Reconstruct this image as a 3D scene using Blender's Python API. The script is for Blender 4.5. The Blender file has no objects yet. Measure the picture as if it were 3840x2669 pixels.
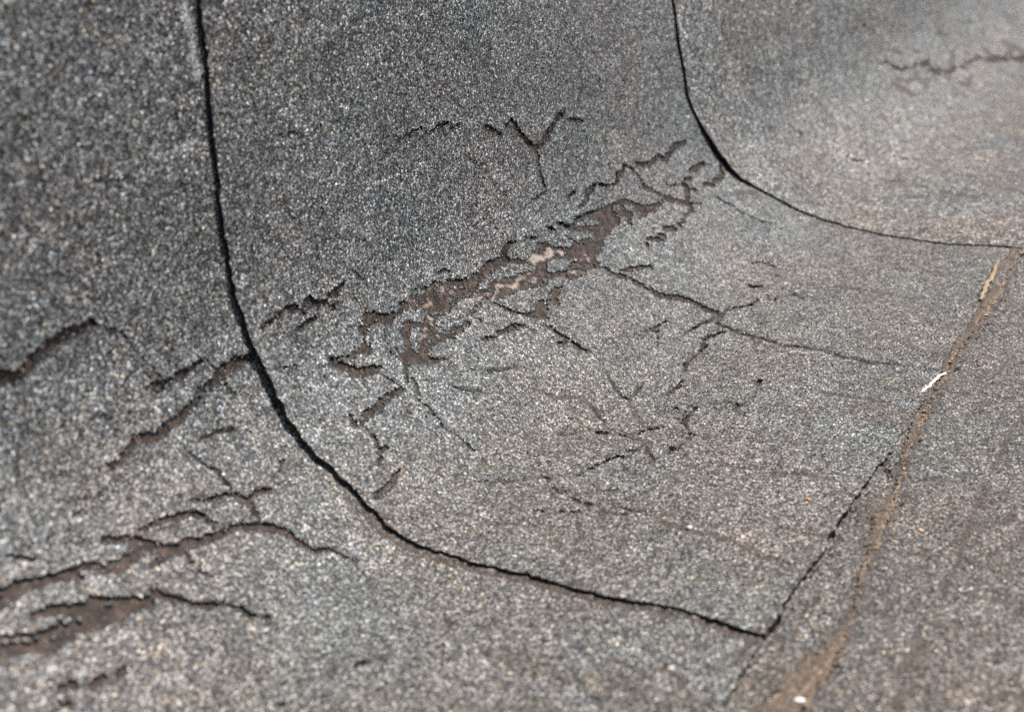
import bpy, math
import numpy as np

# ------------------------------------------------------------------ camera, sky, sun, exposure
scene = bpy.context.scene
from mathutils import Matrix, Vector
cam_data = bpy.data.cameras.new("camera")
cam = bpy.data.objects.new("camera", cam_data)
scene.collection.objects.link(cam)
RIGHT = (0.4972675, -0.8661119, -0.0507459)
UP = (0.3253205, 0.1319171, 0.9363570)
FWD = (0.8042957, 0.4821286, -0.3473620)
LOC = (0.0, -0.5788, 0.4)
cam.matrix_world = Matrix((
    (RIGHT[0], UP[0], -FWD[0], LOC[0]),
    (RIGHT[1], UP[1], -FWD[1], LOC[1]),
    (RIGHT[2], UP[2], -FWD[2], LOC[2]),
    (0, 0, 0, 1)))
cam_data.sensor_width = 36
cam_data.lens = 44.81
cam_data.clip_start = 0.01
cam_data.clip_end = 200
cam_data.dof.use_dof = True
cam_data.dof.focus_distance = 1.04
cam_data.dof.aperture_fstop = 6.2
scene.camera = cam

SUN_DIR = Vector((0.12, -0.36, 0.92)).normalized()      # towards the sun
world = bpy.data.worlds.new("World")
scene.world = world
world.use_nodes = True
wn = world.node_tree.nodes
bg = wn["Background"]
sky = wn.new("ShaderNodeTexSky")
sky.sky_type = 'NISHITA'
sky.sun_disc = False
sky.sun_elevation = math.asin(SUN_DIR.z)
sky.sun_rotation = math.atan2(SUN_DIR.x, SUN_DIR.y)
sky.air_density = 1.0
sky.dust_density = 1.2
world.node_tree.links.new(sky.outputs[0], bg.inputs[0])
bg.inputs[1].default_value = 0.09
sun_data = bpy.data.lights.new("sun", 'SUN')
sun_data.energy = 4.7
sun_data.angle = math.radians(0.53)
sun_data.color = (1.0, 0.965, 0.915)
sun = bpy.data.objects.new("sun", sun_data)
sun.rotation_euler = (-SUN_DIR).to_track_quat('-Z', 'Y').to_euler()
scene.collection.objects.link(sun)
scene.cycles.use_denoising = False
scene.cycles.max_bounces = 4
scene.cycles.diffuse_bounces = 2
scene.cycles.glossy_bounces = 1
scene.cycles.use_adaptive_sampling = True
scene.cycles.adaptive_threshold = 0.02
scene.view_settings.view_transform = 'Standard'
scene.view_settings.look = 'None'
scene.view_settings.exposure = 0.9
scene.view_settings.gamma = 1.0

# ------------------------------------------------------------------ surface data (0.1 mm, u along the wall, v down the wall and out over the roof)
STROKES=[('pale',[(8186,7014,17),(8171,7045,28),(8079,7094,12)]),
('pale',[(7775,7020,33),(7772,7030,32)]),
('pale',[(7944,7092,24),(7955,7114,24)]),
('pale',[(7845,7201,26),(7859,7206,26)]),
('pale',[(7665,7285,20),(7676,7293,20)]),
('pale',[(7798,7330,25),(7805,7349,25)]),
('isle',[(8242,7056,27),(8310,7083,27)]),
('isle',[(8355,7091,26),(8424,7107,26)]),
('isle',[(7891,7252,34),(7893,7278,34)]),
('fine',[(6514,5481,4),(6637,5496,8),(6693,5498,8),(6792,5532,8),(6858,5534,9),(6963,5506,9),(7084,5496,4)]),
('fine',[(4994,5452,8),(5192,5504,8)]),
('deep',[(7965,5785,11),(8070,5769,22),(8135,5752,21),(8240,5754,20),(8321,5798,20),(8408,5802,22),(8478,5779,22),(8614,5779,11)]),
('deep',[(8603,5862,11),(8653,5835,19),(8796,5818,9)]),
('deep',[(9175,5911,12),(9273,5948,25),(9418,6027,13)]),
('deep',[(9494,5962,19),(9618,5945,34),(9692,5998,46),(9788,6096,48),(9886,6182,43),(10014,6248,36),(10129,6256,18)]),
('deep',[(10098,6264,35),(10230,6206,73),(10365,6133,77),(10502,6060,69),(10664,6031,30)]),
('fine',[(10042,6253,12),(10075,6356,25),(10067,6578,25),(10075,6693,12)]),
('deep',[(10712,6118,11),(10866,6152,22),(11053,6199,11)]),
('fine',[(8832,6080,6),(8942,6153,13),(9054,6215,12),(9129,6217,6)]),
('deep',[(13344,6846,32),(13073,6828,64),(12879,6858,74),(12696,6924,62),(12550,6858,61),(12326,6888,60),(12123,6852,62),(12002,6810,33)]),
('fine',[(11701,6763,23),(11895,6853,24)]),
('deep',[(11724,6784,22),(11581,6833,43),(11479,6874,21)]),
('black',[(11422,6902,12),(11287,6895,25),(11127,6835,25),(11006,6815,12)]),
('deep',[(11026,6835,28),(10874,6862,64),(10785,6934,61),(10635,6959,26)]),
('black',[(10656,6804,38),(10490,6818,37)]),
('fine',[(9726,6704,7),(9932,6689,15),(10025,6675,8)]),
('black',[(10491,7049,10),(10719,7044,20),(10929,7066,10)]),
('black',[(10111,6995,42),(10154,7014,43)]),
('black',[(9940,6988,46),(9977,7013,47)]),
('black',[(9505,6967,23),(9653,7022,24)]),
('fine',[(11688,6748,13),(11806,6815,27),(11936,6901,35),(11957,6988,43),(11989,7057,21)]),
('deep',[(11684,6804,31),(11585,6831,60),(11508,6850,70),(11457,6895,41)]),
('black',[(11035,6807,13),(11113,6845,26),(11219,6883,24),(11358,6901,12)]),
('deep',[(11031,6834,27),(10897,6857,59),(10825,6895,33)]),
('deep',[(13541,7153,29),(13335,7157,57),(13134,7161,28)]),
('deep',[(13074,7233,29),(12905,7217,57),(12804,7262,59),(12740,7254,29)]),
('deep',[(12846,7309,75),(12646,7421,70)]),
('deep',[(12853,7329,22),(13012,7374,23)]),
('fine',[(12430,7157,11),(12577,7211,20),(12685,7213,9)]),
('fine',[(13488,7132,17),(13714,7221,18)]),
('deep',[(13840,7290,56),(13780,7353,91),(13683,7396,62),(13473,7397,31)]),
('deep',[(13261,7367,49),(13439,7428,51)]),
('deep',[(11776,7570,58),(11931,7627,60)]),
('deep',[(12052,7619,63),(12067,7630,63)]),
('deep',[(11361,7568,20),(11481,7593,49),(11575,7661,30)]),
('deep',[(11605,7599,61),(11652,7638,63)]),
('deep',[(11266,7612,47),(11285,7620,48)]),
('deep',[(12349,7577,15),(12142,7610,30),(12049,7640,15)]),
('fine',[(12579,7449,9),(12809,7533,20),(12976,7618,11)]),
('fine',[(13265,7554,16),(13293,7691,33),(13340,7781,16)]),
('fine',[(13249,7576,18),(13331,7849,38),(13433,8061,37),(13544,8225,19)]),
('dust',[(13473,7627,19),(13816,7694,45),(13979,7780,66),(14038,7889,40)]),
('deep',[(9277,6953,17),(9191,6973,39),(9130,7019,56),(9168,7082,26)]),
('black',[(9190,6929,9),(9267,6950,18),(9339,6963,18),(9422,6993,10)]),
('black',[(9508,6962,16),(9577,6997,29),(9697,7030,14)]),
('black',[(9894,6977,21),(9939,7015,37),(10018,7043,17)]),
('black',[(10097,6983,16),(10163,7014,35),(10220,7054,33),(10298,7071,15)]),
('fine',[(10120,7128,12),(10172,7179,24),(10232,7233,12)]),
('fine',[(8661,7327,18),(8748,7462,37),(8858,7588,39),(8917,7666,20)]),
('black',[(8863,7015,8),(8943,7025,16),(9031,7042,8)]),
('black',[(10472,7034,9),(10566,7037,18),(10699,7047,9)]),
('fine',[(10361,7476,14),(10380,7564,28),(10405,7670,14)]),
('black',[(7120,6921,7),(7215,6943,16),(7249,6968,16),(7372,7014,16),(7418,7023,15),(7513,7026,8)]),
('black',[(7543,6974,10),(7602,6993,19),(7682,6996,9)]),
('black',[(7913,6948,10),(7961,6974,20),(8000,6986,18),(8068,6960,10)]),
('black',[(8183,6908,15),(8261,6910,30),(8328,6945,17)]),
('black',[(8285,7003,8),(8415,7045,16),(8533,7054,8)]),
('black',[(7796,6952,13),(7875,6948,13)]),
('fine',[(7110,6577,8),(7152,6619,16),(7225,6686,8)]),
('fine',[(7055,6754,7),(7088,6821,14),(7125,6859,7)]),
('fine',[(7219,7235,8),(7176,7279,18),(7222,7353,9)]),
('fine',[(7287,7255,18),(7253,7340,17)]),
('deep',[(7219,7159,16),(7265,7090,17)]),
('deep',[(8282,7317,16),(8374,7310,33),(8479,7301,17)]),
('fine',[(8278,7329,21),(8322,7416,22)]),
('fine',[(7525,7469,19),(7671,7535,20)]),
('fine',[(10337,7479,40),(10395,7604,88),(10416,7745,44)]),
('deep',[(10460,7719,37),(10535,7866,76),(10626,8002,79),(10622,8096,77),(10738,8201,69),(10859,8313,37)]),
('deep',[(10486,7685,18),(10726,7742,39),(10974,7837,21)]),
('deep',[(8909,7736,24),(8942,7853,48),(8955,7963,48),(8951,8065,49),(9012,8161,24)]),
('deep',[(8807,7969,37),(8918,7985,37)]),
('deep',[(8181,7564,19),(8283,7594,35),(8374,7581,34),(8495,7600,35),(8619,7600,39),(8725,7650,23)]),
('deep',[(7242,7392,17),(7119,7517,31),(7083,7547,15)]),
('deep',[(7182,7547,15),(7131,7620,28),(7078,7692,14)]),
('fine',[(7017,7709,11),(7035,7786,22),(7014,7877,21),(6978,7977,10)]),
('fine',[(7018,8124,11),(7003,8220,22),(6984,8318,11)]),
('fine',[(6911,7394,10),(6957,7472,20),(6986,7562,10)]),
('deep',[(6986,7578,17),(6856,7575,46),(6728,7573,60),(6625,7613,70),(6513,7615,55),(6414,7624,32)]),
('deep',[(6361,7565,42),(6339,7629,42)]),
('deep',[(6388,7734,22),(6373,7804,39),(6303,7875,17)]),
('deep',[(6387,7893,23),(6292,7884,23)]),
('deep',[(6276,7938,26),(6211,7962,25)]),
('deep',[(6573,7138,80),(6681,7256,76),(6780,7323,60),(6962,7345,29)]),
('dust',[(8130,8164,15),(8179,8273,29),(8255,8363,29),(8348,8428,32),(8362,8520,32),(8317,8679,15)]),
('fine',[(8696,8643,19),(8625,8772,18)]),
('dust',[(8625,8772,20),(8274,9065,19)]),
('black',[(10094,8363,20),(10261,8381,20)]),
('black',[(10094,8363,18),(9738,8537,17)]),
('fine',[(9992,8330,28),(9979,8401,27)]),
('black',[(7833,8637,24),(7907,8676,25)]),
('black',[(7981,8802,37),(8028,8873,38)]),
('black',[(8044,8934,39),(8058,8995,39)]),
('black',[(8109,9088,14),(8199,9140,27),(8305,9185,30),(8333,9240,17)]),
('black',[(7388,9039,31),(7410,9061,31)]),
('black',[(7461,9055,27),(7486,9067,27)]),
('black',[(7546,9075,17),(7633,9114,35),(7684,9138,42),(7696,9181,22)]),
('fine',[(7800,9141,22),(7888,9198,23)]),
('black',[(7977,9426,52),(8007,9469,52)]),
('black',[(8260,9436,37),(8276,9471,37)]),
('black',[(8332,9415,20),(8276,9471,20)]),
('black',[(9071,8984,36),(9147,9033,36)]),
('black',[(9208,8989,21),(9232,8988,21)]),
('black',[(8435,9322,54),(8441,9336,54)]),
('fine',[(8701,8628,24),(8621,8756,22)]),
('dust',[(8546,8809,13),(8400,8929,27),(8294,9046,15)]),
('black',[(8962,9569,52),(8963,9580,52)]),
('black',[(8756,9291,30),(8782,9297,30)]),
('black',[(8600,9287,29),(8625,9293,30)]),
('black',[(8677,9152,43),(8684,9166,44)]),
('dust',[(8113,8164,14),(8149,8244,28),(8209,8329,26),(8320,8402,27),(8381,8464,31),(8325,8604,28),(8309,8728,15)]),
('black',[(7098,8795,24),(7070,8859,24)]),
('fine',[(6986,8920,10),(6946,9029,21),(6927,9116,19),(6865,9217,9)]),
('black',[(6851,9286,29),(6866,9316,29)]),
('black',[(6686,9226,28),(6722,9283,28)]),
('black',[(6601,9051,26),(6605,9087,26)]),
('black',[(6930,9517,22),(6909,9572,22)]),
('black',[(7259,9016,23),(7280,9022,23)]),
('dust',[(6902,9786,12),(6849,9866,30),(6856,9976,17)]),
('dust',[(7896,9858,14),(7880,9979,27),(7872,10041,14)]),
('deep',[(10816,8240,37),(10884,8383,80),(10885,8515,84),(10915,8677,45)]),
('fine',[(10673,8726,44),(10625,8850,63),(10555,9038,58),(10487,9250,52),(10409,9460,50),(10434,9660,38)]),
('dust',[(10673,8726,38),(10625,8850,76),(10555,9038,78),(10487,9250,77),(10409,9460,86),(10434,9660,91),(10437,9809,81),(10354,9995,77),(10325,10161,78),(10274,10279,36)]),
('hair',[(10434,9660,19),(10437,9809,34),(10354,9995,32),(10325,10161,33),(10274,10279,36),(10331,10418,36),(10317,10574,36),(10338,10719,35),(10324,10871,17)]),
('dust',[(10319,10293,32),(10323,10446,64),(10317,10574,32)]),
('black',[(11065,8680,19),(11283,8831,36),(11496,8847,13)]),
('black',[(10748,8650,24),(10334,8606,23)]),
('black',[(10509,8880,40),(10223,8786,37)]),
('black',[(10070,8876,33),(9974,8857,33)]),
('black',[(9589,8859,32),(9635,8868,32)]),
('black',[(9259,8983,22),(9122,9000,22)]),
('black',[(8945,9574,80),(8950,9585,80)]),
('black',[(9482,9552,39),(9524,9563,39)]),
('fine',[(12334,8438,10),(12548,8499,30),(12516,8615,33),(12522,8680,19)]),
('black',[(11622,8881,24),(11581,8988,27),(11446,9019,10)]),
('black',[(11818,8602,13),(11724,8669,56),(11880,8758,23)]),
('dust',[(12181,9352,27),(12224,9706,52),(12165,10064,25)]),
('dust',[(9483,10077,17),(9473,10216,34),(9480,10398,35),(9508,10547,34),(9479,10638,15)]),
('dust',[(7858,9860,13),(7871,10004,27),(7909,10147,14)]),
('dust',[(9673,11489,32),(9739,11605,32)]),
('dust',[(10230,11179,38),(10287,11404,37)]),
('black',[(8693,9246,15),(8433,9316,14)]),
('black',[(8248,9455,27),(8288,9475,27)]),
('deep',[(4079,6339,72),(4131,6366,74),(4192,6362,67),(4282,6333,70),(4366,6292,70),(4491,6263,55),(4594,6243,45),(4693,6248,36),(4762,6243,28)]),
('black',[(4747,6215,14),(4792,6262,27),(4841,6292,13)]),
('fine',[(4830,6292,7),(4900,6334,15),(4942,6357,16),(4994,6431,17),(5032,6510,9)]),
('fine',[(5032,6510,7),(5074,6572,13),(5130,6660,14),(5162,6740,7)]),
('black',[(4092,6292,18),(4144,6319,18)]),
('deep',[(5038,6733,18),(5157,6753,37),(5271,6759,43),(5370,6745,35),(5499,6730,18)]),
('fine',[(5547,6746,19),(5583,6821,19)]),
('black',[(5583,6821,13),(5698,6820,13)]),
('deep',[(5385,6882,28),(5519,6891,54),(5634,6860,81),(5760,6842,75),(5891,6845,60)]),
('black',[(5807,6806,15),(5890,6818,15)]),
('fine',[(5615,6895,16),(5626,6973,17)]),
('deep',[(4582,7067,22),(4647,7057,31),(4738,7027,46),(4805,6996,59),(4864,7000,54),(4963,7022,55),(5059,7010,55),(5183,6999,57),(5267,6971,44),(5368,6938,28)]),
('fine',[(5102,7176,12),(5158,7291,26),(5208,7421,13)]),
('fine',[(5588,7602,9),(5653,7555,17),(5719,7551,9)]),
('black',[(4669,6776,15),(4712,6812,15)]),
('black',[(4848,6827,14),(4869,6835,14)]),
('deep',[(6054,6688,17),(6172,6662,33),(6289,6645,37),(6426,6665,31)]),
('deep',[(6458,6708,42),(6511,6659,45),(6583,6647,29)]),
('deep',[(6597,6696,53),(6707,6719,65),(6821,6776,28)]),
('deep',[(6805,6692,34),(6897,6685,53),(6977,6663,37)]),
('deep',[(6363,6810,13),(6486,6794,26),(6602,6798,13)]),
('black',[(6079,7017,23),(6202,7046,23)]),
('black',[(6563,7122,9),(6659,7134,18),(6748,7167,9)]),
('fine',[(6391,7166,16),(6443,7224,16)]),
('black',[(6327,6629,19),(6432,6651,19)]),
('black',[(6605,6676,19),(6731,6703,19)]),
('fine',[(5211,7387,29),(5209,7522,29)]),
('fine',[(4895,7459,12),(4994,7520,23),(5070,7539,22),(5143,7548,11)]),
('deep',[(5143,7548,16),(5195,7592,35),(5221,7662,35),(5211,7738,31),(5166,7820,15)]),
('deep',[(5230,7653,15),(5343,7653,31),(5423,7674,16)]),
('deep',[(4499,7459,12),(4626,7479,31),(4712,7493,37),(4777,7518,42),(4849,7536,45),(4888,7591,33)]),
('fine',[(4888,7591,12),(4916,7667,24),(4948,7727,12)]),
('deep',[(5439,8321,19),(5389,8216,25),(5275,8172,35),(5255,8050,48),(5236,7951,61),(5156,7855,59),(5091,7799,43),(4980,7748,43),(4863,7746,47),(4761,7719,43),(4676,7690,55),(4607,7696,66),(4547,7657,83),(4464,7566,81)]),
('deep',[(4471,7559,71),(4399,7480,53),(4309,7423,40),(4268,7405,19)]),
('deep',[(4464,7566,59),(4362,7575,67),(4249,7574,65),(4151,7558,51)]),
('deep',[(4157,7539,28),(4119,7493,39),(4023,7478,36),(3944,7484,49),(3863,7456,42),(3804,7441,45),(3681,7407,62),(3541,7402,87)]),
('deep',[(3944,7484,33),(4005,7539,34)]),
('fine',[(4615,7727,16),(4599,7806,16)]),
('fine',[(4583,7847,13),(4610,7944,13)]),
('deep',[(4656,8357,16),(4578,8240,22),(4588,8207,26),(4520,8116,25),(4435,8066,34),(4366,8015,35),(4346,7963,35),(4295,7894,44),(4265,7829,40)]),
('deep',[(4258,7836,40),(4182,7856,71),(4061,7782,103),(3941,7698,84)]),
('deep',[(4034,7811,90),(3865,7761,131),(3783,7737,125),(3678,7741,104),(3587,7731,105)]),
('deep',[(3929,7713,53),(3793,7653,53),(3723,7604,51),(3624,7580,23)]),
('deep',[(3587,7731,121),(3491,7672,110),(3385,7606,108)]),
('isle',[(3461,7533,22),(3584,7618,45),(3692,7689,23)]),
('isle',[(3404,7583,23),(3477,7643,23)]),
('isle',[(3514,7661,33),(3521,7677,33)]),
('isle',[(3562,7685,20),(3568,7689,20)]),
('isle',[(3623,7729,27),(3641,7731,27)]),
('isle',[(3751,7691,39),(3763,7700,39)]),
('isle',[(3798,7725,38),(3814,7730,38)]),
('isle',[(3952,7710,9),(4023,7751,9)]),
('black',[(3722,7226,12),(3781,7268,24),(3822,7310,24),(3861,7312,11)]),
('black',[(4319,7139,8),(4408,7156,16),(4448,7165,8)]),
('fine',[(4207,7207,10),(4306,7207,10)]),
('fine',[(4126,7347,10),(4204,7359,10)]),
('black',[(4133,7259,13),(4150,7258,13)]),
('black',[(3982,7249,14),(3990,7252,14)]),
('deep',[(3460,7982,30),(3535,8008,30)]),
('deep',[(3581,8078,16),(3635,8064,34),(3683,8067,18)]),
('deep',[(3743,8103,22),(3792,8095,23)]),
('deep',[(3361,8019,22),(3440,8083,23)]),
('black',[(4310,8996,19),(4362,9036,19)]),
('black',[(4142,8869,29),(4162,8878,29)]),
('black',[(4208,8800,16),(4222,8799,16)]),
('fine',[(5386,8297,12),(5494,8372,13)]),
('deep',[(5980,8132,26),(6112,8123,31),(6228,8101,36),(6303,8085,15)]),
('fine',[(7099,8800,25),(7089,8866,25)]),
('fine',[(6938,9007,25),(6924,9120,25)]),
('fine',[(6885,9186,22),(6849,9285,21)]),
('fine',[(6723,8524,18),(6834,8656,20)]),
('fine',[(6672,9194,25),(6722,9293,25)]),
('dust',[(6856,9814,12),(6824,9914,25),(6817,10018,13)]),
('black',[(4631,8998,33),(4674,9018,33)]),
('dust',[(5347,10189,19),(5312,10315,19)]),
('dust',[(5376,10482,14),(5303,10648,13)]),
('dust',[(6814,9963,12),(6812,10100,25),(6821,10169,13)]),
('dust',[(6837,10204,25),(6795,10302,25)]),
('dust',[(6776,10400,11),(6722,10489,27),(6721,10645,29),(6707,10746,14)]),
('dust',[(7879,10202,20),(7941,10402,39),(7962,10568,38),(7942,10670,18)]),
('dust',[(7802,10784,26),(7791,10870,26)]),
('dust',[(7109,10702,24),(7137,10860,24)]),
('dust',[(7219,11275,28),(7261,11505,27)]),
('dust',[(6973,11622,11),(6888,11726,24),(6856,11817,28),(6885,12074,14)]),
('dust',[(6456,11312,23),(6450,11451,23)]),
('dust',[(6449,11636,11),(6474,11763,22),(6519,11802,9)]),
('dust',[(6485,11874,14),(6495,11984,28),(6524,12134,14)]),
('dust',[(5852,10909,9),(5824,10988,18),(5786,11077,9)]),
('dust',[(5917,12076,25),(6001,12220,25)]),
('dust',[(8435,11578,24),(8064,11590,23),(7697,11606,20),(7461,11617,20),(7202,11644,23),(7045,11650,19)]),
('dust',[(6952,11617,34),(6773,11639,33)]),
('dust',[(6279,11635,24),(6086,11640,50),(5961,11607,53),(5862,11592,25)]),
('dust',[(5792,11664,38),(5580,11671,37)]),
('dust',[(9693,11613,14),(9429,11585,26),(8981,11579,24),(8597,11588,11)]),
('dust',[(5933,10833,11),(5817,10835,23),(5726,10816,22),(5553,10820,10)]),
('deep',[(21203,7088,24),(21499,7096,65),(21804,7242,133),(22007,7366,74),(22346,7365,74),(22783,7420,92),(23195,7401,77),(23282,7519,151),(23595,7519,218),(23373,7701,237),(23816,7685,118),(23781,7825,127),(24246,7864,88),(24785,7814,86),(25089,7942,127),(25724,7934,69),(26270,7954,153),(26430,8109,159),(27061,8119,109)]),
('deep',[(26889,8196,74),(27432,8212,206),(27292,8337,95),(28104,8224,150),(27828,8431,382),(28568,8526,176)]),
('dust',[(21680,7469,104),(21698,7595,108),(22113,7607,74),(22416,7658,121),(22496,7759,85),(22900,7730,81),(23111,7831,72)]),
('dust',[(23650,7843,60),(23463,7948,110),(23995,7931,34)]),
('dust',[(23648,8129,44),(24048,8186,163),(23948,8297,69),(24603,8174,67),(24962,8159,34)]),
('dust',[(25468,7536,54),(25202,7652,75),(24698,7742,73),(24317,7882,42)]),
('dust',[(25688,7788,49),(25473,7873,71),(25052,7933,31)]),
('dust',[(23436,7530,32),(23793,7453,62),(24115,7432,30)]),
('dust',[(22799,7705,63),(22158,7849,60)]),
('dust',[(27242,7837,116),(27125,7985,199),(26957,8123,86)]),
('dust',[(28748,8126,101),(28172,8308,92)]),
('dust',[(22715,7486,96),(22433,7616,84)]),
('dust',[(23899,7680,104),(24058,7596,111)]),
('dust',[(22258,7026,73),(22705,7157,82)]),
('dust',[(23438,7203,75),(23725,7267,80)]),
('dust',[(25231,7117,31),(25628,7127,79),(25808,7236,79)]),
('dust',[(27735,7196,34),(28173,7184,84),(28356,7304,100)]),
('dust',[(28193,7510,79),(28540,7533,81)]),
('dust',[(31231,7444,142),(31816,7656,193)]),
('deep',[(20881,6383,20),(21177,6483,44),(21413,6590,25)]),
('dust',[(21357,7599,284),(21399,7742,296)]),
('dust',[(28884,8158,501),(28868,8442,424)]),
('fine',[(15738,6376,24),(16193,6499,25)]),
('fine',[(16636,7348,66),(16656,7432,68)]),
('fine',[(17147,8036,37),(17136,8140,61),(17404,8274,25)]),
('fine',[(18159,8587,99),(18163,8630,100)]),
('dust',[(16599,9497,118),(16489,9891,116)]),
('dust',[(16881,8688,106),(17021,8854,124)]),
('dust',[(16818,9062,105),(16723,9240,100)]),
('lit_dust',[(5847,4547,19),(5855,4688,38),(5857,4777,39),(5856,4912,39),(5865,5004,19)]),
('lit_dust',[(5581,5413,8),(5715,5392,15),(5783,5387,8)]),
('hair',[(7771,8591,7),(7833,8637,15),(7915,8672,16),(7971,8730,19),(7981,8802,19),(8028,8873,19),(8044,8934,19),(8058,8995,18),(8039,9071,17),(8032,9132,16),(8004,9194,7)]),
('hair',[(8333,9240,10),(8334,9331,19),(8318,9429,16),(8279,9477,18),(8296,9600,20),(8307,9668,10)]),
('hair',[(7200,8991,7),(7269,9019,13),(7388,9039,12),(7474,9061,13),(7546,9075,14),(7633,9114,7)]),
('hair',[(7696,9181,6),(7888,9198,12),(7988,9202,18),(7988,9283,17),(7965,9359,8)]),
('hair',[(8621,8756,7),(8724,8771,11),(8913,8738,10),(9046,8723,5)]),
('hair',[(8875,8971,6),(9067,8977,15),(9147,9033,12),(9258,8968,5)]),
('hair',[(8878,9336,8),(8794,9301,14),(8613,9290,10),(8438,9329,9),(8318,9429,5)]),
('hair',[(8279,9477,6),(8129,9458,12),(7986,9446,12),(7878,9420,7)]),
('hair',[(7098,8795,6),(7070,8859,9),(6986,8920,10),(6946,9029,13),(6927,9116,12),(6865,9217,12),(6854,9292,16),(6914,9383,16),(6930,9517,15),(6909,9572,14),(6927,9644,16),(6965,9722,8)]),
('hair',[(8965,9574,10),(8976,9451,23),(8891,9364,11)]),
('hair',[(8004,9194,4),(7825,9307,9),(7692,9423,5)]),
('hair',[(8325,8604,6),(8215,8748,11),(8068,8871,5)]),
('hair',[(11496,8847,10),(11283,8831,27),(11065,8680,24),(10925,8688,18),(10748,8650,19),(10334,8606,17),(10082,8577,8)]),
('hair',[(10509,8880,12),(10223,8786,17),(9974,8857,14),(9612,8864,13),(9259,8983,12),(9122,9000,14),(8906,8998,7)]),
('hair',[(12522,8680,14),(12144,8778,14)]),
('hair',[(11631,8986,16),(11791,9088,42),(11671,9265,14)]),
('hair',[(11018,8683,14),(10762,8721,14)]),
('hair',[(8948,9579,10),(9075,9634,14),(9508,9569,6)]),
('hair',[(9738,8537,8),(9496,8507,14),(9265,8513,15),(9042,8460,8)]),
('hair',[(10094,8363,8),(9914,8335,13),(9685,8353,6)]),
('hair',[(8741,7657,21),(8763,7745,21)]),
('hair',[(9012,8161,11),(9012,8291,20),(8903,8441,16),(8696,8643,7)]),
('hair',[(6978,7977,8),(6992,8055,16),(7018,8124,8)]),
('hair',[(6984,8318,14),(6932,8419,13)]),
('hair',[(7464,7759,8),(7545,7856,16),(7654,7935,8)]),
('hair',[(7788,7715,8),(7917,7817,15),(8065,7876,13),(8220,7901,6)]),
('hair',[(7391,7457,7),(7487,7516,12),(7647,7524,6)]),
('hair',[(6414,7624,13),(6388,7734,13)]),
('hair',[(6762,8575,8),(6917,8730,17),(7099,8800,8)]),
('hair',[(6849,9285,8),(6815,9438,18),(6857,9574,9)]),
('hair',[(6924,9120,13),(6885,9186,13)]),
('hair',[(5130,6660,11),(5063,6733,11)]),
('hair',[(5403,6899,10),(5346,6929,10)]),
('hair',[(5626,6973,12),(5650,7048,13)]),
('hair',[(5249,7176,5),(5394,7184,10),(5516,7227,5)]),
('hair',[(5166,7820,15),(5156,7855,15)]),
('hair',[(4268,7405,6),(4168,7350,12),(4053,7317,6)]),
('hair',[(3512,7798,11),(3582,7806,11)]),
('hair',[(4379,7683,6),(4495,7686,11),(4547,7657,6)])]
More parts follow.
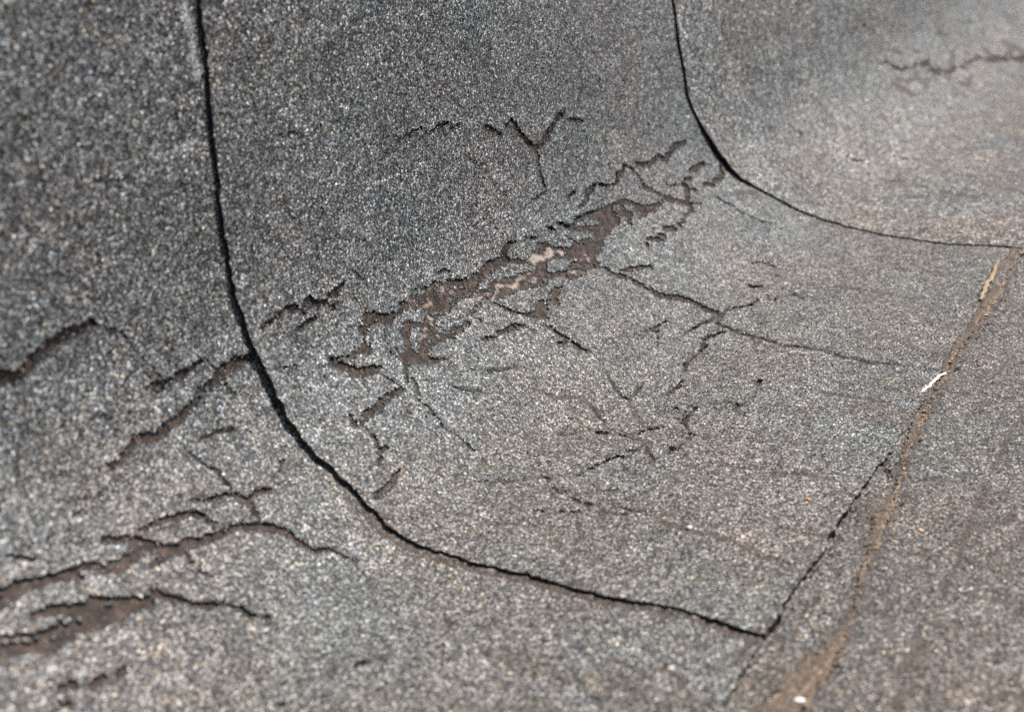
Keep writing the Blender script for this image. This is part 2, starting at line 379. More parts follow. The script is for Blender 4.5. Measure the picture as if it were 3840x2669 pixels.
POLYS=[('bare',[(7117,6925),(7221,6959),(7316,6995),(7406,7028),(7503,7029),(7556,7029),(7555,6995),(7634,6998),(7703,6991),(7751,6989),(7788,6978),(7921,7014),(7970,6988),(8038,6975),(8087,6961),(8163,6978),(8277,7012),(8413,7048),(8479,7068),(8562,7069),(8660,7056),(8767,7057),(8907,7067),(8861,7117),(8747,7127),(8635,7143),(8551,7173),(8474,7186),(8405,7202),(8279,7173),(8157,7194),(8065,7226),(7940,7213),(7876,7228),(7869,7282),(7819,7328),(7887,7355),(7987,7354),(8118,7371),(8216,7374),(8162,7402),(8041,7410),(7922,7410),(7775,7384),(7715,7387),(7650,7393),(7559,7416),(7530,7464),(7598,7501),(7671,7535),(7533,7493),(7394,7439),(7351,7461),(7290,7427),(7229,7427),(7176,7480),(7153,7470),(7224,7399),(7228,7356),(7257,7336),(7352,7330),(7421,7264),(7446,7201),(7480,7153),(7538,7139),(7699,7195),(7811,7186),(7864,7150),(7841,7112),(7691,7067),(7596,7036),(7542,7059),(7464,7055),(7421,7086),(7375,7099),(7290,7076),(7232,7028),(7157,7025),(7094,7042),(7041,7078),(6972,7143),(7021,7172),(6992,7213),(6923,7198),(6844,7168),(6782,7184),(6724,7195),(6738,7179),(6814,7146),(6876,7130),(6959,7138),(7009,7056),(6982,7014),(7040,7002),(7084,6963)]),
('isle',[(7565,7190),(7681,7213),(7613,7281),(7557,7291),(7515,7364),(7432,7331),(7460,7279)]),
('bare',[(8701,7051),(8774,7042),(8870,7020),(9049,7034),(9113,7040),(9145,7082),(9273,7120),(9401,7159),(9505,7129),(9555,7103),(9634,7085),(9733,7073),(9817,7117),(9848,7162),(9973,7213),(10094,7258),(10186,7249),(10255,7225),(10458,7264),(10631,7262),(10165,7070),(10186,7048),(10298,7071),(10390,7075),(10519,7139),(10699,7183),(10882,7189),(10769,7120),(10439,7053),(10510,7023),(10696,7050),(11406,7218),(11237,7235),(11161,7269),(11005,7271),(10940,7308),(10780,7316),(10691,7370),(10594,7396),(10501,7440),(10384,7442),(10353,7482),(10371,7569),(10395,7675),(10438,7743),(10497,7789),(10457,7811),(10415,7723),(10377,7609),(10301,7551),(10126,7502),(10024,7533),(9948,7547),(9815,7529),(9716,7507),(9688,7464),(9661,7437),(9488,7406),(9400,7444),(9245,7394),(9096,7362),(8922,7343),(8830,7353),(8695,7325),(8585,7279),(8491,7266),(8573,7188),(8658,7210),(8723,7252),(8711,7201),(8801,7178),(8931,7194),(9064,7230),(9150,7237),(9288,7262),(9382,7264),(9388,7217),(9374,7185),(9283,7157),(9180,7118),(9093,7112),(8976,7102),(8866,7088),(8812,7110),(8725,7121),(8625,7135)]),
('isle',[(9616,7276),(9784,7264),(9948,7341),(10107,7363),(10077,7385),(9952,7397),(9814,7421),(9635,7381),(9557,7353)]),
('isle',[(10159,7089),(10339,7125),(10653,7245),(10603,7262),(10410,7234),(10288,7220),(10188,7140)]),
('bare',[(9475,7497),(9564,7532),(9468,7570),(9381,7585),(9356,7618),(9382,7665),(9306,7650),(9189,7606),(9133,7642),(9049,7666),(9037,7728),(8912,7669),(8881,7573),(8989,7595),(9071,7547),(9169,7538),(9312,7590),(9351,7522)]),
('bare',[(10689,7050),(10838,7046),(10967,7065),(11116,7066),(11261,7074),(11446,7076),(11595,7129),(11647,7182),(11783,7243),(11974,7288),(12108,7292),(12262,7282),(12151,7210),(12021,7119),(11896,7081),(11982,7047),(12161,7147),(12288,7264),(12479,7353),(12579,7449),(12654,7493),(12630,7547),(12558,7565),(12453,7571),(12337,7584),(12316,7566),(12513,7539),(12595,7504),(12471,7426),(12308,7358),(12225,7307),(12120,7330),(11884,7350),(11632,7327),(11531,7340),(11629,7283),(11531,7247),(11421,7282),(11320,7353),(11279,7315),(11352,7262),(11245,7223),(11120,7283),(10998,7271),(10880,7325),(10753,7310),(10712,7371),(10568,7390),(10489,7444),(10299,7378)]),
('isle',[(11212,7091),(11339,7117),(11265,7181),(11159,7153)]),
('isle',[(11443,7136),(11592,7199),(11476,7240),(11380,7189)]),
('isle',[(10656,7084),(10862,7163),(10851,7197),(10596,7141)]),
('isle',[(10526,7203),(10653,7240),(10555,7249),(10500,7225)]),
('pale',[(9420,7164),(9543,7140),(9643,7198),(9755,7176),(9828,7156),(9855,7214),(9753,7247),(9635,7239),(9540,7223),(9459,7218)]),
('pale',[(9913,7231),(10031,7276),(9915,7284)]),
('pale',[(8801,7231),(8864,7225),(9002,7286),(9104,7278),(9113,7310),(9021,7328),(8941,7279),(8799,7265)]),
('pale',[(9295,7337),(9357,7374),(9304,7377),(9277,7360)]),
('pale',[(9816,7438),(9970,7469),(9871,7491)]),
('pale',[(8596,7229),(8720,7265),(8704,7280),(8606,7259)]),
('pale',[(8522,7237),(8598,7257),(8548,7273),(8496,7261)]),
('pale',[(10270,7354),(10304,7389),(10270,7394)]),
('pale',[(10024,7423),(10086,7436),(10027,7449)])]
SEAM_A=[(5944,4565),(5944,4698),(5929,4920),(5909,5193),(5893,5379),(5893,5568),(5876,5757),(5873,5952),(5886,6045),(5879,6178),(5887,6353),(5894,6542),(5890,6710),(5916,6882),(5904,7068),(5888,7252),(5889,7406),(5873,7548),(5872,7680),(5884,7838),(5879,8144),(5865,8327),(5854,8488),(5858,8779),(5874,8996),(5879,9212),(5897,9414),(5876,9633),(5879,9833),(5888,10028),(5923,10252),(5924,10390),(5912,10530),(5893,10717),(5889,10848)]
SEAM_B=[(13581,5309),(13552,5717),(13617,5889),(13647,6317),(13754,6663),(13853,6941),(13913,7279),(13988,7514),(14082,7711),(14163,7858),(14295,8184),(14353,8479),(14344,8767),(14257,9147),(14235,9412),(14214,9753),(14197,10166),(14232,10559),(14216,10867)]
MUD=[[(14653,10772,76),(14020,10800,87),(13373,10822,112),(12676,10861,127),(12127,10879,122),(11565,10880,91),(11122,10865,77),(10750,10865,70),(10368,10885,46),(10011,10915,33),(9634,10928,48),(9367,10921,68),(9095,10951,62),(8718,10975,50),(8451,11008,45),(8224,11043,39)],
[(8224,11043,38),(7999,11059,46),(7805,11068,82),(7552,11084,99),(7296,11113,75),(7093,11139,51),(6932,11146,38),(6746,11174,28),(6570,11205,28),(6403,11239,33)],
[(6419,11235,19),(6261,11236,45),(6122,11234,65),(5852,11214,139),(5675,11203,154),(5483,11176,170),(5321,11166,172),(5179,11159,170)]]
PEBBLES=[(5440,11222,661),(6835,10030,411),(6197,11738,197),(6895,11720,231),(7189,11726,183),(5952,11239,247),(8402,11021,428),(7556,10591,345),(7554,11340,389),(7922,11109,265)]
CRUMBS=[(12945,11013,602),(12366,10987,653),(11934,10997,563),(11609,10991,551),(11249,10969,403),(10633,10966,515),(10405,10976,506),(12865,10654,607),(12468,10724,664),(9504,10935,378),(8845,10999,724),(8974,10952,395),(8311,10938,640),(8224,10981,422),(8470,10956,324),(8203,10966,475),(7885,10915,360),(7606,10891,551),(7510,10938,396),(7380,10906,294),(7191,10931,336),(6953,10925,469),(7069,10900,238),(6779,10902,415),(6734,10935,367),(6658,10898,319),(6532,10878,270),(6414,10870,222),(5855,11288,569),(5721,11267,601),(5797,11330,322),(7820,11154,353),(7650,11172,495),(7890,11147,304),(5334,11265,459),(7577,11137,296),(7595,11024,348)]
STICK=[(9773,10809),(9922,10828),(10076,10853),(10201,10916)]
FLAKE=[(13516,10738),(13069,10761),(12695,10773),(12241,10789)]
FLAKE2=[(14209,10892),(13978,10854)]


# ------------------------------------------------------------------ helpers
RNG = np.random.default_rng(7)
PP = np.array([(14,800),(14,400),(14,300),(14,220),(14,182),(16.3,145),(21.5,118),(30,97),(42,78),(59,60),(84,42),(109,26),(130,13.5),
               (150,6.5),(175,3),(210,1.2),(260,.5),(300,0),(400,0),(1700,0)], float) / 1000

def build_profile():
    s = np.r_[0, np.cumsum(np.hypot(*np.diff(PP, axis=0).T))]
    q = np.linspace(0, s[-1], int(s[-1] / .001))
    y = np.interp(q, s, PP[:, 0]); z = np.interp(q, s, PP[:, 1])
    k = np.hanning(43); k /= k.sum()
    def sm(a):
        b = np.r_[2*a[0]-a[21:0:-1], a, 2*a[-1]-a[-2:-23:-1]]
        return np.convolve(b, k, 'valid')
    y, z = sm(y), sm(z)
    return np.r_[0, np.cumsum(np.hypot(np.diff(y), np.diff(z)))], y, z

PV, PY, PZ = build_profile()
PTY, PTZ = np.gradient(PY, PV), np.gradient(PZ, PV)

def sstep(x, a, b):
    t = np.clip((x - a) / (b - a), 0, 1)
    return t * t * (3 - 2 * t)

def surf(u, v, off=0.0):
    y = np.interp(v, PV, PY); z = np.interp(v, PV, PZ)
    ny = -np.interp(v, PV, PTZ); nz = np.interp(v, PV, PTY)
    y = y - .10 * sstep(u, .8, 1.45) * np.maximum(z - .1, 0) ** 1.5 / .35
    return np.stack([u + 0 * v, -(y + ny * off), z + nz * off], -1)

def normal_at(v):
    ny = -np.interp(v, PV, PTZ); nz = np.interp(v, PV, PTY)
    return np.stack([0 * ny, -ny, nz], -1)

def noise2(a, b, seed):
    """smooth value noise, period free, a and b in cells, range -1..1"""
    r = np.random.default_rng(seed).uniform(-1, 1, (256, 256))
    ia, ib = np.floor(a).astype(int), np.floor(b).astype(int)
    fa, fb = a - ia, b - ib
    fa = fa * fa * (3 - 2 * fa); fb = fb * fb * (3 - 2 * fb)
    g = lambda i, j: r[i & 255, j & 255]
    return ((g(ia, ib) * (1 - fa) + g(ia + 1, ib) * fa) * (1 - fb)
            + (g(ia, ib + 1) * (1 - fa) + g(ia + 1, ib + 1) * fa) * fb)

def mesh_object(name, verts, faces, material, parent=None, attrs=None, smooth=True):
    verts = np.ascontiguousarray(verts, np.float32); faces = np.ascontiguousarray(faces, np.int32)
    k = faces.shape[1]
    me = bpy.data.meshes.new(name)
    me.vertices.add(len(verts)); me.vertices.foreach_set("co", verts.ravel())
    me.loops.add(faces.size); me.loops.foreach_set("vertex_index", faces.ravel())
    me.polygons.add(len(faces))
    me.polygons.foreach_set("loop_start", np.arange(0, faces.size, k, dtype=np.int32))
    me.polygons.foreach_set("loop_total", np.full(len(faces), k, np.int32))
    me.polygons.foreach_set("use_smooth", np.full(len(faces), smooth, bool))
    me.update(calc_edges=True)
    for an, av in (attrs or {}).items():
        at = me.attributes.new(an, 'FLOAT', 'POINT')
        at.data.foreach_set("value", np.ascontiguousarray(av, np.float32))
    me.materials.append(material)
    ob = bpy.data.objects.new(name, me)
    scene.collection.objects.link(ob)
    ob.parent = parent
    return ob

def empty(name, loc):
    e = bpy.data.objects.new(name, None)
    e.empty_display_size = .02
    e.location = loc
    scene.collection.objects.link(e)
    return e

def tag(o, label=None, category=None, group=None, kind=None):
    for k, v in (('label', label), ('category', category), ('group', group), ('kind', kind)):
        if v: o[k] = v
    return o

def adopt(child, parent):
    """parent a world-space mesh to a thing without moving it"""
    child.parent = parent
    child.matrix_parent_inverse = Matrix.Translation(-parent.location)

# ------------------------------------------------------------------ materials
def new_mat(name):
    m = bpy.data.materials.new(name); m.use_nodes = True
    nt = m.node_tree
    return m, nt, nt.nodes, nt.links, nt.nodes["Principled BSDF"]

def node(nt, t, **kw):
    n = nt.nodes.new(t)
    for k, v in kw.items(): setattr(n, k, v)
    return n

def ramp(nt, stops, interp='LINEAR'):
    r = nt.nodes.new("ShaderNodeValToRGB"); r.color_ramp.interpolation = interp
    el = r.color_ramp.elements
    while len(el) < len(stops): el.new(0.5)
    for e, (p, c) in zip(el, stops):
        e.position = p
        e.color = (*c, 1) if len(c) == 3 else c
    return r

def granule_material(name, size_mm=1.5, gain=1.0, warm=0.0, seed=0.0, patch=1.0):
    m, nt, N, L, B = new_mat(name)
    tc = node(nt, "ShaderNodeTexCoord")
    mp = node(nt, "ShaderNodeMapping"); mp.inputs["Location"].default_value = (seed, seed * .7, seed * .3)
    L.new(tc.outputs["Object"], mp.inputs[0])
    def mix(a, b, f, blend='MIX'):
        x = node(nt, "ShaderNodeMix", data_type='RGBA', blend_type=blend)
        for s, val in ((x.inputs[0], f), (x.inputs[6], a), (x.inputs[7], b)):
            if hasattr(val, 'is_output'): L.new(val, s)
            else: s.default_value = val
        return x.outputs[2]
    def math_(op, a, b=None):
        x = node(nt, "ShaderNodeMath", operation=op)
        for s, val in zip(x.inputs, (a, b)):
            if val is None: continue
            if hasattr(val, 'is_output'): L.new(val, s)
            else: s.default_value = val
        return x.outputs[0]
    vor = node(nt, "ShaderNodeTexVoronoi", voronoi_dimensions='3D', feature='F1')
    vor.inputs["Scale"].default_value = 1000.0 / size_mm
    L.new(mp.outputs[0], vor.inputs["Vector"])
    vo2 = node(nt, "ShaderNodeTexVoronoi", voronoi_dimensions='3D', feature='F1')
    vo2.inputs["Scale"].default_value = 1000.0 / (size_mm * 2.3)
    L.new(mp.outputs[0], vo2.inputs["Vector"])
    sep = node(nt, "ShaderNodeSeparateColor"); L.new(vor.outputs["Color"], sep.inputs[0])
    se2 = node(nt, "ShaderNodeSeparateColor"); L.new(vo2.outputs["Color"], se2.inputs[0])
    g = gain
    val = ramp(nt, [(0, (.020*g,)*3), (.22, (.050*g,)*3), (.5, (.098*g,)*3), (.76, (.178*g,)*3), (.93, (.285*g,)*3), (1, (.48*g,)*3)])
    L.new(sep.outputs[0], val.inputs[0])
    w = warm
    hue = ramp(nt, [(0, (.90, .97, 1.05)), (.3, (.97, 1.0, 1.0)), (.55, (1.03, 1.0, .96)), (.8, (1.10, .99, .90)), (.93, (1.13, 1.0, .79)), (1, (1.38, 1.04, .60))])
    L.new(sep.outputs[1], hue.inputs[0])
    col = mix(val.outputs[0], hue.outputs[0], 1.0, 'MULTIPLY')
    # now and then a larger pale grain
    big = ramp(nt, [(0.955, (0, 0, 0)), (.965, (1, 1, 1))]); L.new(se2.outputs[0], big.inputs[0])
    core = ramp(nt, [(.25, (1, 1, 1)), (.42, (0, 0, 0))]); L.new(vo2.outputs["Distance"], core.inputs[0])
    bigc = ramp(nt, [(0, (.42*g, .40*g, .37*g)), (.6, (.30*g, .27*g, .22*g)), (1, (.40*g, .25*g, .13*g))]); L.new(se2.outputs[1], bigc.inputs[0])
    bm = math_('MULTIPLY', big.outputs[0], core.outputs[0])
    bm = math_('MULTIPLY', bm, .7)
    col = mix(col, bigc.outputs[0], bm)
    # dark asphalt in the gaps between granules
    gap = ramp(nt, [(.46, (0, 0, 0)), (.74, (1, 1, 1))]); L.new(vor.outputs["Distance"], gap.inputs[0])
    gapf = math_('MULTIPLY', gap.outputs[0], .75)
    col = mix(col, (.022, .019, .017, 1), gapf)
    # patchy weathering: bare, dusty and bleached areas of all sizes
    for sc, amt, sd in ((5.0, .09, 0), (22.0, .12, 3), (85.0, .20, 7), (330.0, .42, 11), (150.0, .28, 17)):
        no = node(nt, "ShaderNodeTexNoise"); no.inputs["Scale"].default_value = sc; no.inputs["Detail"].default_value = 3
        mp2 = node(nt, "ShaderNodeMapping"); mp2.inputs["Location"].default_value = (sd + seed, sd, sd)
        L.new(tc.outputs["Object"], mp2.inputs[0]); L.new(mp2.outputs[0], no.inputs["Vector"])
        amt = min(.75, amt * patch)
        rr = ramp(nt, [(.3, (1 - amt,)*3), (.7, (1 + amt,)*3)]); L.new(no.outputs[0], rr.inputs[0])
        col = mix(col, rr.outputs[0], 1.0, 'MULTIPLY')
    tn = node(nt, "ShaderNodeTexNoise"); tn.inputs["Scale"].default_value = 7.0; tn.inputs["Detail"].default_value = 2
    L.new(mp.outputs[0], tn.inputs["Vector"])
    tr = ramp(nt, [(.34, (.960 + w, 1.005, 1.01 - w)), (.66, (1.045 + w, .988, .955 - w))]); L.new(tn.outputs[0], tr.inputs[0])
    col = mix(col, tr.outputs[0], 1.0, 'MULTIPLY')
    # small balding spots where the granules have washed off
    bn = node(nt, "ShaderNodeTexNoise"); bn.inputs["Scale"].default_value = 48; bn.inputs["Detail"].default_value = 5; bn.inputs["Roughness"].default_value = .7
    L.new(mp.outputs[0], bn.inputs["Vector"])
    br = ramp(nt, [(.60, (0, 0, 0)), (.70, (.55,)*3)]); L.new(bn.outputs[0], br.inputs[0])
    col = mix(col, (.045, .039, .034, 1), br.outputs[0])
    # settled dust in shallow lines, bitumen on broken edges
    sl = node(nt, "ShaderNodeAttribute", attribute_name="silt")
    col = mix(col, (1.03, .948, .872, 1), sl.outputs["Fac"], 'MULTIPLY')
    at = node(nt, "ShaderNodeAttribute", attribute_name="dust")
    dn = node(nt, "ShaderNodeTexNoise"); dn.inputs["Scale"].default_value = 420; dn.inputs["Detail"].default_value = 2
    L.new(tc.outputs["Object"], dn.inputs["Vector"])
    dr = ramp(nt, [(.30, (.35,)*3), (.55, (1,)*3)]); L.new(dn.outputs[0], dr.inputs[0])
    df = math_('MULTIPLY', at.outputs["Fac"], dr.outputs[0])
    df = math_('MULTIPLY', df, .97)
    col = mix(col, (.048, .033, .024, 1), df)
    ac = node(nt, "ShaderNodeAttribute", attribute_name="lit_dust")  # lit line of pale dust by the seam, its brightness painted into the colour
    cf = math_('MULTIPLY', ac.outputs["Fac"], dr.outputs[0])
    col = mix(col, (.34, .34, .34, 1), math_('MULTIPLY', cf, .6))
    ab = node(nt, "ShaderNodeAttribute", attribute_name="bare")
    col = mix(col, (.020, .015, .012, 1), ab.outputs["Fac"])
    L.new(col, B.inputs["Base Color"])
    B.inputs["Roughness"].default_value = .62
    B.inputs["Specular IOR Level"].default_value = .35
    # every granule is a facet of its own
    geo = node(nt, "ShaderNodeNewGeometry")
    def vm(op, a, b=None, sc=None):
        x = node(nt, "ShaderNodeVectorMath", operation=op)
        for s, vv in ((x.inputs[0], a), (x.inputs[1], b)):
            if vv is None: continue
            if hasattr(vv, 'is_output'): L.new(vv, s)
            else: s.default_value = vv
        if sc is not None:
            if hasattr(sc, 'is_output'): L.new(sc, x.inputs["Scale"])
            else: x.inputs["Scale"].default_value = sc
        return x.outputs[0]
    wn_ = node(nt, "ShaderNodeTexWhiteNoise", noise_dimensions='3D')
    L.new(vor.outputs["Position"], wn_.inputs["Vector"])
    tilt = vm('SUBTRACT', wn_.outputs["Color"], (.5, .5, .5))
    tilt = vm('SCALE', tilt, None, 1.1)
    bump = node(nt, "ShaderNodeBump"); bump.inputs["Strength"].default_value = .55; bump.inputs["Distance"].default_value = .0007
    hh = math_('SUBTRACT', 1.0, vor.outputs["Distance"]); L.new(hh, bump.inputs["Height"])
    nn = vm('ADD', bump.outputs[0], tilt)
    nn = vm('NORMALIZE', nn)
    L.new(nn, B.inputs["Normal"])
    return m

def bitumen_material():
    m, nt, N, L, B = new_mat("weathered_bitumen")
    tc = node(nt, "ShaderNodeTexCoord")
    no = node(nt, "ShaderNodeTexNoise"); no.inputs["Scale"].default_value = 160; no.inputs["Detail"].default_value = 6
    L.new(tc.outputs["Object"], no.inputs["Vector"])
    r = ramp(nt, [(.32, (.009, .0056, .0040)), (.48, (.022, .0135, .0092)), (.66, (.054, .034, .0235))]); L.new(no.outputs[0], r.inputs[0])
    sp = node(nt, "ShaderNodeTexVoronoi", voronoi_dimensions='3D'); sp.inputs["Scale"].default_value = 900
    L.new(tc.outputs["Object"], sp.inputs["Vector"])
    sc = node(nt, "ShaderNodeSeparateColor"); L.new(sp.outputs["Color"], sc.inputs[0])
    sr = ramp(nt, [(.88, (0, 0, 0)), (.93, (1, 1, 1))]); L.new(sc.outputs[0], sr.inputs[0])
    sd = ramp(nt, [(.2, (1, 1, 1)), (.42, (0, 0, 0))]); L.new(sp.outputs["Distance"], sd.inputs[0])
    mu = node(nt, "ShaderNodeMath", operation='MULTIPLY'); L.new(sr.outputs[0], mu.inputs[0]); L.new(sd.outputs[0], mu.inputs[1])
    mx = node(nt, "ShaderNodeMix", data_type='RGBA'); L.new(mu.outputs[0], mx.inputs[0]); L.new(r.outputs[0], mx.inputs[6]); mx.inputs[7].default_value = (.22, .19, .16, 1)
    pa = node(nt, "ShaderNodeAttribute", attribute_name="pale")
    mx2 = node(nt, "ShaderNodeMix", data_type='RGBA'); L.new(pa.outputs["Fac"], mx2.inputs[0]); L.new(mx.outputs[2], mx2.inputs[6]); mx2.inputs[7].default_value = (.22, .178, .150, 1)
    L.new(mx2.outputs[2], B.inputs["Base Color"])
    B.inputs["Roughness"].default_value = .75; B.inputs["Specular IOR Level"].default_value = .3
    bu = node(nt, "ShaderNodeBump"); bu.inputs["Strength"].default_value = .6; bu.inputs["Distance"].default_value = .0006
    L.new(no.outputs[0], bu.inputs["Height"]); L.new(bu.outputs[0], B.inputs["Normal"])
    return m

def speckle_material(name, c0, c1, scale=300, rough=.8, bumpd=.0008):
    m, nt, N, L, B = new_mat(name)
    tc = node(nt, "ShaderNodeTexCoord")
    no = node(nt, "ShaderNodeTexNoise"); no.inputs["Scale"].default_value = scale; no.inputs["Detail"].default_value = 5; no.inputs["Roughness"].default_value = .65
    L.new(tc.outputs["Object"], no.inputs["Vector"])
    r = ramp(nt, [(.32, c0), (.68, c1)]); L.new(no.outputs[0], r.inputs[0]); L.new(r.outputs[0], B.inputs["Base Color"])
    B.inputs["Roughness"].default_value = rough; B.inputs["Specular IOR Level"].default_value = .25
    bu = node(nt, "ShaderNodeBump"); bu.inputs["Strength"].default_value = .7; bu.inputs["Distance"].default_value = bumpd
    L.new(no.outputs[0], bu.inputs["Height"]); L.new(bu.outputs[0], B.inputs["Normal"])
    return m

def mud_material():
    m, nt, N, L, B = new_mat("dried_mud")
    tc = node(nt, "ShaderNodeTexCoord")
    def nz(sc, det):
        no = node(nt, "ShaderNodeTexNoise"); no.inputs["Scale"].default_value = sc; no.inputs["Detail"].default_value = det
        no.inputs["Roughness"].default_value = .65
        L.new(tc.outputs["Object"], no.inputs["Vector"]); return no.outputs[0]
    n1, n2 = nz(55, 4), nz(420, 5)
    rim = node(nt, "ShaderNodeAttribute", attribute_name="rim")
    tone = node(nt, "ShaderNodeAttribute", attribute_name="tone")
    r1 = ramp(nt, [(.35, (.055, .042, .033)), (.65, (.112, .086, .066))]); L.new(n2, r1.inputs[0])
    r2 = ramp(nt, [(.30, (.115, .080, .055)), (.68, (.235, .168, .118))]); L.new(n2, r2.inputs[0])
    ad = node(nt, "ShaderNodeMath", operation='ADD'); L.new(tone.outputs['Fac'], ad.inputs[0]); L.new(rim.outputs["Fac"], ad.inputs[1])
    fr = ramp(nt, [(.48, (0, 0, 0)), (.78, (1, 1, 1))]); L.new(ad.outputs[0], fr.inputs[0])
    mx = node(nt, "ShaderNodeMix", data_type='RGBA'); L.new(fr.outputs[0], mx.inputs[0]); L.new(r1.outputs[0], mx.inputs[6]); L.new(r2.outputs[0], mx.inputs[7])
    sp = node(nt, "ShaderNodeTexVoronoi", voronoi_dimensions='3D'); sp.inputs["Scale"].default_value = 800
    L.new(tc.outputs["Object"], sp.inputs["Vector"])
    sc = node(nt, "ShaderNodeSeparateColor"); L.new(sp.outputs["Color"], sc.inputs[0])
    sr = ramp(nt, [(0, (.55,)*3), (.8, (1.15,)*3), (1, (2.2,)*3)]); L.new(sc.outputs[0], sr.inputs[0])
    m2 = node(nt, "ShaderNodeMix", data_type='RGBA', blend_type='MULTIPLY'); m2.inputs[0].default_value = .8
    L.new(mx.outputs[2], m2.inputs[6]); L.new(sr.outputs[0], m2.inputs[7]); L.new(m2.outputs[2], B.inputs["Base Color"])
    B.inputs["Roughness"].default_value = .95; B.inputs["Specular IOR Level"].default_value = .2
    bu = node(nt, "ShaderNodeBump"); bu.inputs["Strength"].default_value = .7; bu.inputs["Distance"].default_value = .0012
    L.new(n2, bu.inputs["Height"]); L.new(bu.outputs[0], B.inputs["Normal"])
    return m

MAT_GRAN = granule_material("mineral_granules", 1.28, .96, -.020, 0.0)
MAT_GRAN_ROOF = granule_material("roof_granules", 1.28, .80, .004, 4.1)
MAT_GRAN_FAR = granule_material('bleached_granules', 1.9, 1.0, .010, 2.3, 1.6)
MAT_BIT = bitumen_material()
MAT_EDGE = speckle_material("cut_bitumen_edge", (.010, .008, .007), (.030, .023, .018), 400, .7)
MAT_MUD = mud_material()
MAT_SHADE = speckle_material("hole_shade", (.006, .005, .004), (.025, .020, .015), 600, .95)  # near-black for the lumps that stand in for shaded holes
MAT_WALL = speckle_material("parapet_render", (.25, .24, .22), (.36, .34, .31), 40, .9)

# ------------------------------------------------------------------ distance fields on a sheet
KINDS = ('deep', 'fine', 'black', 'dust', 'isle', 'pale', 'lit_dust', 'hair')

class Sheet:
    """a strip of felt on a (du, v) grid; du is measured from its own left edge u0(v)"""
    def __init__(self, u0, dus, vs, seed):
        self.u0 = u0
        self.du, self.v = np.asarray(dus), np.asarray(vs)
        self.DU, self.V = np.meshgrid(self.du, self.v)
        self.U = self.DU + u0(self.V)
        self.seed = seed
        sh = self.DU.shape
        self.sd = {k: np.full(sh, 9.0, np.float32) for k in KINDS}
        self.lift = np.zeros(sh, np.float32)
        for kind, pts in STROKES: self.stroke(kind, np.array(pts, float) / 1e4)
        for kind, pts in POLYS: self.poly(kind, np.array(pts, float) / 1e4)

    def box(self, a0, a1, b0, b1):
        return (slice(*np.searchsorted(self.v, (b0, b1))), slice(*np.searchsorted(self.du, (a0, a1))))

    def stroke(self, kind, p):
        u0 = self.u0(p[:, 1])
        q = np.c_[p[:, 0] - u0, p[:, 1], p[:, 2]]
        M = .022
        if kind == 'black': q[:, 2] *= .8
        for a, b in zip(q[:-1], q[1:]):
            bx = self.box(min(a[0], b[0]) - M, max(a[0], b[0]) + M, min(a[1], b[1]) - M, max(a[1], b[1]) + M)
            X, Y = self.DU[bx], self.V[bx]
            if X.size == 0: continue
            d = b[:2] - a[:2]; l2 = d @ d + 1e-12
            t = np.clip(((X - a[0]) * d[0] + (Y - a[1]) * d[1]) / l2, 0, 1)
            cy = a[1] + t * d[1]
            sd = np.hypot(X - a[0] - t * d[0], Y - cy) - .5 * (a[2] + t * (b[2] - a[2]))
            self.sd[kind][bx] = np.minimum(self.sd[kind][bx], sd)
            if kind in ('deep', 'black', 'fine'):
                amp = {'deep': .0011, 'black': .0012, 'fine': .0004}[kind]
                lf = amp * np.exp(-np.maximum(sd, 0) / .006) * sstep(cy - Y, -.002, .002)
                self.lift[bx] = np.maximum(self.lift[bx], lf)

    def poly(self, kind, p):
        key = 'deep' if kind == 'bare' else kind
        q = p.copy(); q[:, 0] -= self.u0(p[:, 1])
        M = .012
        bx = self.box(q[:, 0].min() - M, q[:, 0].max() + M, q[:, 1].min() - M, q[:, 1].max() + M)
        X, Y = self.DU[bx], self.V[bx]
        if X.size == 0: return
        ins = np.zeros(X.shape, bool); dist = np.full(X.shape, 9.0)
        for a, b in zip(q, np.roll(q, -1, 0)):
            c = (a[1] > Y) != (b[1] > Y)
            ins ^= c & (X < (b[0] - a[0]) * (Y - a[1]) / (b[1] - a[1] + 1e-12) + a[0])
            d = b - a; l2 = d @ d + 1e-12
            t = np.clip(((X - a[0]) * d[0] + (Y - a[1]) * d[1]) / l2, 0, 1)
            dist = np.minimum(dist, np.hypot(X - a[0] - t * d[0], Y - a[1] - t * d[1]))
        self.sd[key][bx] = np.minimum(self.sd[key][bx], np.where(ins, -dist, dist))

def graded(a, b, s0, s1):
    """positions from a to b whose step grows from s0 to s1"""
    n = max(2, int(round((b - a) / (.5 * (s0 + s1)))))
    t = np.linspace(0, 1, n + 1)
    x = s0 * t + .5 * (s1 - s0) * t * t
    return a + (b - a) * x / x[-1]

def rows(v_top, v_end, step, v_fine=.435):
    return np.r_[np.linspace(v_top, v_fine, 26)[:-1], graded(v_fine, v_end, step, step)]

THICK = .0032

